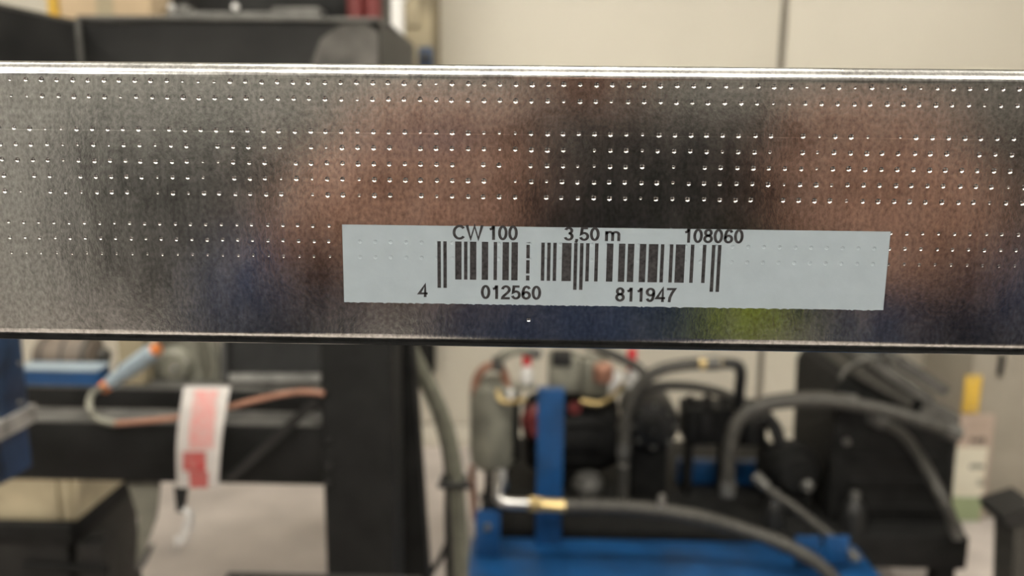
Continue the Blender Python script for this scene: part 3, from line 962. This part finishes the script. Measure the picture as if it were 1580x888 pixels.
# electric motor with fins
ym = 2.45
xm_0, xm_1 = P(806, 680, ym).x, P(958, 680, ym).x
mz = P(900, 680, ym + .05).z
mr = px(66, ym)
mo = thing('electric_motor', 'black finned electric motor behind the blue upright', 'motor', ((xm_0 + xm_1) / 2, ym + .15, zp))
MB().lathe([(mr * .7, 0), (mr * .92, .02), (mr, .05), (mr, xm_1 - xm_0 - .05), (mr * .85, xm_1 - xm_0)], (xm_0, ym + .15, mz), (1, 0, 0), 32).build('casing', M_black, mo)
for k in range(14):
    t_ = 2 * math.pi * k / 14
    yy, zz = ym + .15 + math.cos(t_) * mr * 1.03, mz + math.sin(t_) * mr * 1.03
    MB().box(xm_0 + .06, xm_1 - .06, yy - .005, yy + .005, zz - .005, zz + .005).build('fin', M_black, mo)
MB().box(xm_0 + .06, xm_1 - .06, ym + .06, ym + .24, zp, mz - mr * .7, .005).build('feet', M_black, mo)
rect(846, 552, 896, 606, ym - .02, .10, .006).build('terminal_box', M_greyp, mo)
rect(852, 545, 882, 566, ym - .025, .06, .004).build('terminal_lid', M_black2, mo)
MB().lathe([(.06, 0), (.06, .03), (.04, .05)], (P(831, 640, ym).x, ym - .02, P(831, 645, ym).z), (0, -1, 0), 20).build('red_guard', M_darkred, mo)
MB().lathe([(.022, 0), (.022, .008)], (P(886, 640, ym).x, ym - .02, P(886, 625, ym).z), (0, -1, 0), 14).build('red_plate', M_darkred, mo)
MB().lathe([(.03, 0), (.05, .02), (.055, .05), (.04, .08)], (P(910, 730, 2.36).x, 2.44, zp), (0, 0, 1), 18).build('drain_pan', M_top, mo)

# valve set with red caps
vs = thing('valve_set', 'grey solenoid valve set with copper fittings on the motor', 'valve set', (P(925, 600, ym).x, ym + .02, P(925, 610, ym).z))
rect(898, 556, 940, 612, ym, .09, .008).build('valve_body', M_greyp, vs)
MB().lathe([(.03, 0), (.034, .01), (.034, .05), (.025, .06)], (P(928, 574, ym).x, ym - .06, P(928, 580, ym).z), (0, 0, 1), 16).build('copper_cap', M_copper, vs)
rect(938, 578, 962, 604, ym + .02, .07, .005).build('coil', M_white, vs)
MB().tube([P(896, 618, ym - .03), P(925, 622, ym - .03), P(948, 608, ym - .03), P(962, 590, ym - .03)], .009, 10, 5).build('brass_line', M_brass, vs)
for k, (u, v0_, v1_) in enumerate(((813, 536, 568), (975, 538, 574))):
    rh = thing('red_valve_handle', ('red handled stop valve above the grey pressure vessel', 'red handled stop valve beside the solenoid coil')[k], 'valve', P(u, v1_ + 12, ym + .05))
    rect(u - 7, v0_, u + 7, v1_, ym + .045, .014, .004).build('handle', M_red, rh)
    p = P(u, v1_, ym + .05)
    MB().lathe([(.022, -.06), (.022, -.01), (.015, .0), (.010, .01)], p, (0, 0, 1), 12).build('valve_stem', M_white, rh)
    MB().box(p.x - .03, p.x + .03, p.y - .025, p.y + .025, p.z - .07, p.z - .05, .006).build('valve_block', M_greyp, rh)

# pump (big dark drum) and manifold
yq = 2.40
pc = P(1008, 655, yq)
rp = px(44, yq)
pu = thing('hydraulic_pump', 'big dark drum shaped pump between the motor and manifold', 'pump', (pc.x, yq + .15, zp))
MB().lathe([(rp * .55, -.03), (rp * .9, -.012), (rp, .03), (rp, .22), (rp * .8, .25)], (pc.x, yq, pc.z), (0, 1, 0), 30).build('drum', M_dark, pu)
MB().lathe([(rp * .3, -.05), (rp * .36, -.03), (rp * .36, 0)], (pc.x, yq, pc.z), (0, 1, 0), 20).build('hub', M_black, pu)
for k in range(8):
    t_ = math.pi / 4 * k
    MB().lathe([(.008, 0), (.008, .008), (.005, .01)], (pc.x + rp * .78 * math.cos(t_), yq - .018, pc.z + rp * .78 * math.sin(t_)), (0, -1, 0), 6).build('bolt', M_top, pu)
MB().box(pc.x - .06, pc.x + .06, yq + .04, yq + .18, zp, pc.z - rp * .8, .005).build('foot', M_black, pu)
MB().tube([P(962, 714, 2.30), P(962, 724, 2.31), (P(962, 750, 2.32).x, 2.32, zp)], .018, 12, 3).build('suction_pipe', M_hose, pu)
mf = thing('valve_manifold', 'black valve manifold on legs in front of the cream wall', 'manifold', (P(1110, 680, 2.5).x, 2.5, zp))
rect(1058, 632, 1182, 688, 2.46, .14, .008).build('block', M_black, mf)
for u0, u1 in ((1059, 1069), (1112, 1136), (1176, 1190)):
    a_, b_ = P(u0, 720, 2.47).x, P(u1, 720, 2.47).x
    MB().box(a_, b_, 2.47, 2.55, zp, P(1100, 684, 2.47).z, .004).build('leg', M_black, mf)
for u, hh_ in ((1065, 24), (1078, 16), (1093, 30), (1120, 20)):
    p = P(u, 634, 2.48)
    MB().lathe([(.014, -.01), (.014, px(hh_, 2.48) * .6), (.009, px(hh_, 2.48))], (p.x, 2.50, p.z), (0, 0, 1), 10).build('port_plug', M_dark, mf)
MB().box(P(1046, 730, 2.56).x, P(1190, 730, 2.56).x, 2.56, 2.60, zp, P(1100, 712, 2.56).z, .004).build('blue_plate', M_blue, mf)
for u in (1090, 1145, 1165):
    rect(u - 7, 640, u + 7, 672, 2.452, .02, .003).build('cartridge', M_dark, mf)
rect(1154, 648, 1184, 690, 2.42, .10, .01).build('end_valve', M_dark, mf)
rp2 = px(46, 2.32)
p2 = P(1228, 735, 2.32)
gp2 = thing('gear_pump', 'black rounded gear pump beside the square cooler', 'pump', (p2.x, 2.4, zp))
MB().lathe([(rp2 * .6, -.03), (rp2 * .95, 0), (rp2, .02), (rp2, .06), (rp2 * .7, .075)], (p2.x, 2.33, p2.z + .01), (0, 1, 0), 24).build('housing', M_black, gp2)
MB().box(p2.x - .06, p2.x + .06, 2.33, 2.40, zp, p2.z - rp2 * .6, .004).build('foot', M_black, gp2)
MB().tube([P(1222, 700, 2.36), P(1226, 684, 2.36)], [.018, .010], 10, 1).build('inlet_stub', M_dark, gp2)
MB().tube([P(1206, 690, 2.37), P(1196, 660, 2.37), P(1180, 640, 2.37)], .022, 10, 4).build('inlet_elbow', M_black2, gp2)
MB().lathe([(.02, 0), (.02, .012), (.012, .02)], (p2.x + .03, 2.30, p2.z - .02), (0, -1, 0), 12).build('shaft_cap', M_top, gp2)
# small equipment lying on the deck
for k, (u, v, r_, lab_) in enumerate(((1320, 770, 20, 'dark coupling cover lying in front of the square cooler'), (1195, 788, 18, 'small dark strainer cup on the deck by the gear pump'))):
    p = P(u, v, 2.24)
    st = thing('coupling_cover', lab_, 'cover', (p.x, 2.26, zp))
    MB().lathe([(px(r_, 2.24), .0005), (px(r_, 2.24), .05), (px(r_, 2.24) * .7, .085), (.01, .10)], (p.x, 2.245, zp), (0, 0, 1), 20).build('shell', M_dark, st)
    MB().lathe([(.016, 0), (.016, .02), (.008, .025)], (p.x, 2.245, zp + .10), (0, 0, 1), 8).build('cap', M_top, st)

# square oil cooler with louvred sloping top
yo = 2.30
co = thing('oil_cooler', 'big black square oil cooler with sloping grey louvres on top', 'cooler', (P(1385, 800, yo).x, yo + .15, zp))
xo0, xo1 = P(1288, 700, yo).x, P(1478, 700, yo).x
zo1 = P(1385, 662, yo).z
MB().prism([(xo0, yo, zp), (xo1, yo, zp), P(1478, 662, yo), P(1470, 640, yo), P(1360, 560, yo), P(1300, 585, yo), P(1290, 600, yo)], (0, .38, 0)).build('casing', M_black, co)
for k, (a_, b_) in enumerate((((1322, 572), (1408, 622)), ((1352, 560), (1438, 618)), ((1388, 556), (1462, 606)))):
    q0, q1 = P(*a_, yo - .02), P(*b_, yo - .02)
    d_ = (q1 - q0).normalized()
    n_ = Vector((-d_.z, 0, d_.x)) * (.018 if d_.x > 0 else -.018)
    MB().prism([q0 + n_, q0 - n_, q1 - n_, q1 + n_], (0, .40, 0)).build('louvre', M_top if k else M_hose, co)
MB().prism([P(1428, 612, yo - .01), P(1482, 640, yo - .01), P(1480, 676, yo - .01), P(1420, 636, yo - .01)], (0, .39, 0)).build('louvre', M_top, co)
p = P(1365, 562, yo + .1)
MB().tube([p - Vector((0, 0, .04)), P(1365, 530, yo + .1)], .016, 10, 1).build('breather', M_black, co)
MB().tube([P(1296, 585, yo), P(1306, 568, yo), P(1330, 555, yo), P(1356, 549, yo)], .006, 8, 5).build('bleed_line', M_top, co)
MB().lathe([(.012, 0), (.012, .01)], (P(1306, 675, yo).x, yo, P(1306, 680, yo).z), (0, -1, 0), 10).build('gauge', M_top, co)
rect(1466, 668, 1474, 760, yo - .006, .01, .002).build('edge_strip', M_dark, co)
for v in (700, 740, 780):
    rect(1310, v, 1450, v + 10, yo - .008, .01, .002).build('front_rib', M_black, co)

# hoses of the power pack, each its own thing
HO = [
    ('thick black hose rising from the drum pump to a brass elbow', [(962, 700, 2.30), (966, 640, 2.30), (985, 596, 2.30), (1015, 572, 2.30), (1060, 562, 2.30), (1108, 560, 2.30)], .019, M_hose),
    ('black hose arching from the drum pump to the manifold', [(960, 660, 2.36), (975, 612, 2.36), (1010, 597, 2.36), (1055, 595, 2.38), (1100, 602, 2.41), (1130, 614, 2.43), (1148, 628, 2.43)], .017, M_hose),
    ('long grey hose sweeping from the manifold across to the oil cooler', [(1122, 760, 2.22), (1126, 690, 2.22), (1140, 648, 2.22), (1175, 626, 2.22), (1230, 618, 2.22), (1300, 621, 2.22), (1370, 634, 2.20), (1430, 652, 2.18), (1476, 668, 2.18)], .022, M_hose),
    ('grey hose running from manifold top behind the long hose', [(1180, 620, 2.44), (1210, 614, 2.38), (1260, 612, 2.28), (1318, 618, 2.265)], .018, M_hose),
    ('grey hose curving down the front of the oil cooler', [(1346, 644, 2.262), (1390, 668, 2.258), (1420, 706, 2.245), (1440, 742, 2.215), (1460, 780, 2.172), (1478, 825, 2.165)], .018, M_hose),
    ('thin dark hose slanting down from manifold to blue tank', [(1166, 735, 2.12), (1190, 758, 2.10), (1230, 786, 2.08), (1275, 822, 2.05), (1320, 860, 2.02)], .014, M_hose),
    ('dark hose dropping behind the solenoid valves', [(880, 520, 2.5), (930, 540, 2.48), (965, 556, 2.46), (990, 572, 2.42), (1003, 600, 2.40)], .017, M_hose),
    ('grey hose looping over the pressure vessel', [(830, 545, 2.38), (800, 540, 2.36), (778, 548, 2.35), (768, 560, 2.35), (768, 568, 2.35)], .016, M_greyp),
]
for lab_, pts, r_, m_ in HO:
    q = [P(*t_) for t_ in pts]
    h = thing('hydraulic_hose', lab_, 'hose', tuple(q[0]))
    MB().tube(q, r_, 12, 6).build('hose_body', m_, h)
    for e0, e1 in ((q[0], q[1]), (q[-1], q[-2])):
        d_ = (e1 - e0).normalized()
        MB().tube([e0 - d_ * .006, e0 + d_ * .04], r_ * 1.18, 10, 1).build('ferrule', M_top, h)
    if 'brass elbow' in lab_:
        MB().tube([P(1078, 561, 2.30), P(1112, 560, 2.30)], .020, 10, 1).build('brass_sleeve', M_brass, h)
        MB().tube([P(1112, 560, 2.30), P(1136, 562, 2.30), P(1143, 575, 2.30), P(1141, 600, 2.32), P(1140, 630, 2.36)], .018, 10, 4).build('elbow', M_dark, h)
h = thing('return_hose', 'thick grey hose with chrome elbow and brass fitting above blue tank', 'hose', tuple(P(790, 790, 2.0)))
ye = 2.0
MB().tube([P(872, 780, ye), P(940, 781, ye), P(1010, 786, ye), P(1080, 798, ye), (P(1150, 818, ye)), P(1215, 842, 1.97), P(1265, 872, 1.94), P(1300, 910, 1.92)], .0205, 14, 6).build('hose_body', M_hose, h)
MB().tube([P(836, 778, ye), P(876, 780, ye)], .0185, 10, 1).build('brass_sleeve', M_brass, h)
MB().tube([P(816, 777, ye), P(836, 778, ye)], .022, 6, 1).build('brass_nut', M_brass, h)
MB().tube([P(772, 745, ye + .06), P(769, 764, ye + .02), P(780, 775, ye), P(818, 777, ye)], .016, 14, 6).build('chrome_elbow', M_steel, h)
MB().tube([P(772, 730, ye + .09), P(772, 750, ye + .05)], .022, 8, 1).build('chrome_nut', M_steel, h)
MB().tube([P(772, 735, ye + .08), (P(762, 722, 2.42).x, 2.36, zb0 + .01)], .014, 8, 1).build('feed_pipe', M_dark, h)
MB().lathe([(.012, 0), (.012, .02), (.007, .03)], P(1021, 778, ye), (0, 0, 1), 10).build('clip', M_steel, h)

# ------------------------------------------------------------------ right side: pillar, notices, dark bracket
yk = 3.0
pl = thing('grey_pillar', 'broad low grey brown pillar beside the cooler', 'pillar', (P(1560, 700, yk).x, yk + .2, 0))
MB().box(P(1497, 600, yk).x, P(1720, 600, yk).x, yk, yk + .4, 0, P(1540, 330, yk).z, .01).build('shaft', M_pill, pl)
MB().box(P(1540, 555, yk).x, P(1546, 555, yk).x, yk - .02, yk, P(1543, 578, yk).z, P(1543, 545, yk).z, .003).build('hook', M_dark, pl)
ypn = yk - .02
nb = thing('notice_board', 'narrow board of paper notices on the grey brown pillar', 'notice board', (P(1495, 810, ypn).x, ypn, P(1495, 812, ypn).z))
rect(1468, 640, 1526, 812, ypn, .018, .003).build('backing', M_ppink, nb)
ws = rect(1472, 690, 1520, 766, ypn - .003, .003).build('white_notice', M_paper, nb)
gs = rect(1468, 766, 1513, 811, ypn - .003, .003).build('green_notice', M_pgreen, nb)
hs_ = rect(1474, 646, 1524, 688, ypn - .003, .003).build('header_sheet', M_ppink, nb)
for par_, rows_ in ((ws, ((1496, 714, 1519, 724), (1507, 738, 1519, 750))), (hs_, ((1497, 674, 1521, 684),))):
    for u0, v0_, u1, v1_ in rows_:
        n = 4
        for k in range(n):
            a_ = u0 + (u1 - u0) * k / n
            rect(a_ + .5, v0_ + random.uniform(0, 2), a_ + (u1 - u0) / n - 1.0, v1_ - random.uniform(0, 2), ypn - .0036, .0006).build('printed_line', M_ink, par_)
ysg = thing('yellow_sign', 'plain yellow sign plate on the pillar above the notices', 'sign', (P(1500, 636, ypn).x, ypn, P(1500, 636, ypn).z))
rect(1488, 580, 1513, 637, ypn - .004, .012, .003).build('plate', M_yellow, ysg)
for v in (586, 631):
    p = P(1500, v, ypn - .004)
    MB().lathe([(.005, 0), (.005, .003), (.002, .004)], p, (0, -1, 0), 8).build('screw', M_steel, ysg)
dbk = thing('dark_stand', 'black pointed stand in front of the grey brown pillar', 'stand', (P(1575, 880, 2.0).x, 2.05, 0))
MB().prism([P(1546, 795, 2.0), P(1600, 778, 2.0), P(1600, 812, 2.0), P(1552, 812, 2.0)], (0, .12, 0)).build('pointed_head', M_dark, dbk)
MB().prism([P(1566, 808, 2.0), P(1640, 800, 2.0), (P(1640, 800, 2.0).x, 2.0, 0), (P(1590, 800, 2.0).x, 2.0, 0)], (0, .10, 0)).build('column', M_hose, dbk)

# ------------------------------------------------------------------ the photographer behind the camera, mirrored in the zinc
PX, PY = .05, -.62
ph = thing('mobile_phone', 'black mobile phone held in both hands in front of the stud', 'phone', (.049, -.20, 1.45))
MB().box(-.025, .125, -.203, -.195, 1.444, 1.517, .0035).build('shell', M_phone, ph)
MB().lathe([(.006, 0), (.006, .001), (.004, .0014)], (0.0, -.195, 1.502), (0, 1, 0), 20).build('lens', M_black2, ph)
MB().lathe([(.003, 0), (.003, .0006)], (.016, -.195, 1.502), (0, 1, 0), 14).build('flash', M_white, ph)
MB().box(-.017, .117, -.2038, -.2029, 1.448, 1.513, .0004).build('screen', M_black2, ph)


def hand_shift(p_):
    """hands sit at the phone, arms blend back to the body"""
    k = min(1, max(0, (p_[1] + .46) / .22))
    return (.049 + (p_[0] - .049) * (1 + .08 * k), p_[1] - .03 * k, 1.5 + (p_[2] - 1.5) * (1 + .08 * k))


def skinned(name, chains, m, parent, sub=2):
    """chains of (point, radius) grown with a Skin modifier; shared points are merged"""
    idx, vs, rs, es, roots = {}, [], [], [], []
    for chn in chains:
        prev = None
        for p_, r_ in chn:
            p_ = hand_shift(p_)
            key = tuple(round(q, 4) for q in p_)
            new = key not in idx
            if new:
                idx[key] = len(vs)
                vs.append(p_)
                rs.append(r_ if isinstance(r_, tuple) else (r_, r_))
            if prev is None and new:
                roots.append(idx[key])
            if prev is not None:
                es.append((prev, idx[key]))
            prev = idx[key]
    me = bpy.data.meshes.new(name)
    me.from_pydata(vs, es, [])
    o = bpy.data.objects.new(name, me)
    C.objects.link(o)
    md = o.modifiers.new('skin', 'SKIN')
    md.use_smooth_shade = True
    for k, q in enumerate(me.skin_vertices[0].data):
        q.radius = rs[k]
        q.use_root = k in roots
    sd = o.modifiers.new('smooth', 'SUBSURF')
    sd.levels = sd.render_levels = sub
    me.materials.append(m)
    o.parent = parent
    o.matrix_parent_inverse = Matrix.Translation(-parent_loc(parent))
    return o


pe = thing('person', 'person in dark blue jacket holding up a phone with both hands', 'person', (PX, PY, 0))
chains = [[((PX, PY, 1.42), .06), ((PX, PY + .01, 1.52), .055), ((PX, PY + .03, 1.60), .058), ((PX, PY + .04, 1.68), (.075, .088)), ((PX, PY + .035, 1.75), (.078, .092)), ((PX, PY + .03, 1.81), (.055, .065))],
          [((PX, PY + .04, 1.68), (.075, .088)), ((PX, PY + .145, 1.685), .012)]]
for sx in (-1, 1):
    X_ = lambda x_: .049 + sx * (x_ + .049) * -1 if False else (x_ if sx < 0 else .098 - x_)
    el = (X_(-.235), -.44, 1.27)
    wr = (X_(-.104), -.222, 1.446)
    pm = (X_(-.076), -.187, 1.476)
    chains.append([(el, .045), ((X_(-.17), -.33, 1.35), .038), (wr, (.022, .026)), (pm, (.020, .028)), ((X_(-.055), -.168, 1.484), (.016, .030))])
    for k, (dz, lx) in enumerate(((.033, .004), (.014, .008), (-.004, .003), (-.021, -.010))):
        z_ = 1.477 + dz
        chains.append([((X_(-.066), -.176, z_ - .004), .0105), ((X_(-.046), -.157, z_), .0098), ((X_(-.022), -.151, z_ + .001), .009), ((X_(lx), -.1555, z_ + .001), .0075)])
    chains.append([((X_(-.082), -.19, 1.462), .013), ((X_(-.058), -.192, 1.478), .0115), ((X_(-.034), -.187, 1.488), .0105), ((X_(-.014), -.183, 1.490), .0085)])
skinned('body', chains, M_skin, pe)
for sx in (-1, 1):
    MB().lathe([(.002, -.012), (.010, -.008), (.0125, 0), (.010, .008), (.002, .012)], (PX + sx * .031, PY + .108, 1.70), (0, 1, 0), 14).build('eye', M_white, pe)
    MB().lathe([(.010, -.010), (.017, -.004), (.017, .004), (.008, .012)], (PX + sx * .082, PY + .03, 1.69), (sx, 0, 0), 12).build('ear', M_skin, pe)
MB().box(PX - .022, PX + .022, PY + .112, PY + .128, 1.632, 1.644, .004).build('mouth', M_darkred, pe)
MB().lathe([(.086, 0), (.094, .04), (.088, .08), (.06, .115), (.01, .13)], (PX, PY + .015, 1.715), (0, 0, 1), 24).build('hair', M_hair, pe)
jk = [[((PX, PY, .95), (.17, .12)), ((PX, PY, 1.12), (.165, .115)), ((PX, PY, 1.30), (.185, .125)), ((PX, PY, 1.45), (.13, .09)), ((PX, PY + .005, 1.50), (.075, .07))]]
for sx in (-1, 1):
    X_ = lambda x_: x_ if sx < 0 else .098 - x_
    jk.append([((PX, PY, 1.45), (.13, .09)), ((X_(-.14), PY, 1.45), .072), ((X_(-.19), -.55, 1.38), .064), ((X_(-.235), -.44, 1.27), .058), ((X_(-.17), -.33, 1.35), .052), ((X_(-.128), -.245, 1.412), .045), ((X_(-.094), -.200, 1.455), .036)])
jacket = skinned('jacket', jk, M_jacket, pe)
MB().box(PX + .10, PX + .155, PY + .118, PY + .126, 1.335, 1.40, .004).build('badge', M_green, pe)
tz = [[((PX, PY, 1.0), (.165, .12)), ((PX, PY, .90), (.16, .12))]]
for sx in (-1, 1):
    tz.append([((PX, PY, .90), (.16, .12)), ((PX + sx * .09, PY, .80), .088), ((PX + sx * .11, PY + .02, .48), .066), ((PX + sx * .12, PY, .10), .055)])
skinned('trousers', tz, M_trous, pe)
for sx in (-1, 1):
    MB().prism([(PX + sx * .12 - .045, PY - .09, 0), (PX + sx * .12 + .045, PY - .09, 0), (PX + sx * .12 + .05, PY + .12, 0), (PX + sx * .12 + .03, PY + .18, 0), (PX + sx * .12 - .03, PY + .18, 0), (PX + sx * .12 - .05, PY + .12, 0)], (0, 0, .07)).build('shoe', M_shoe, pe)
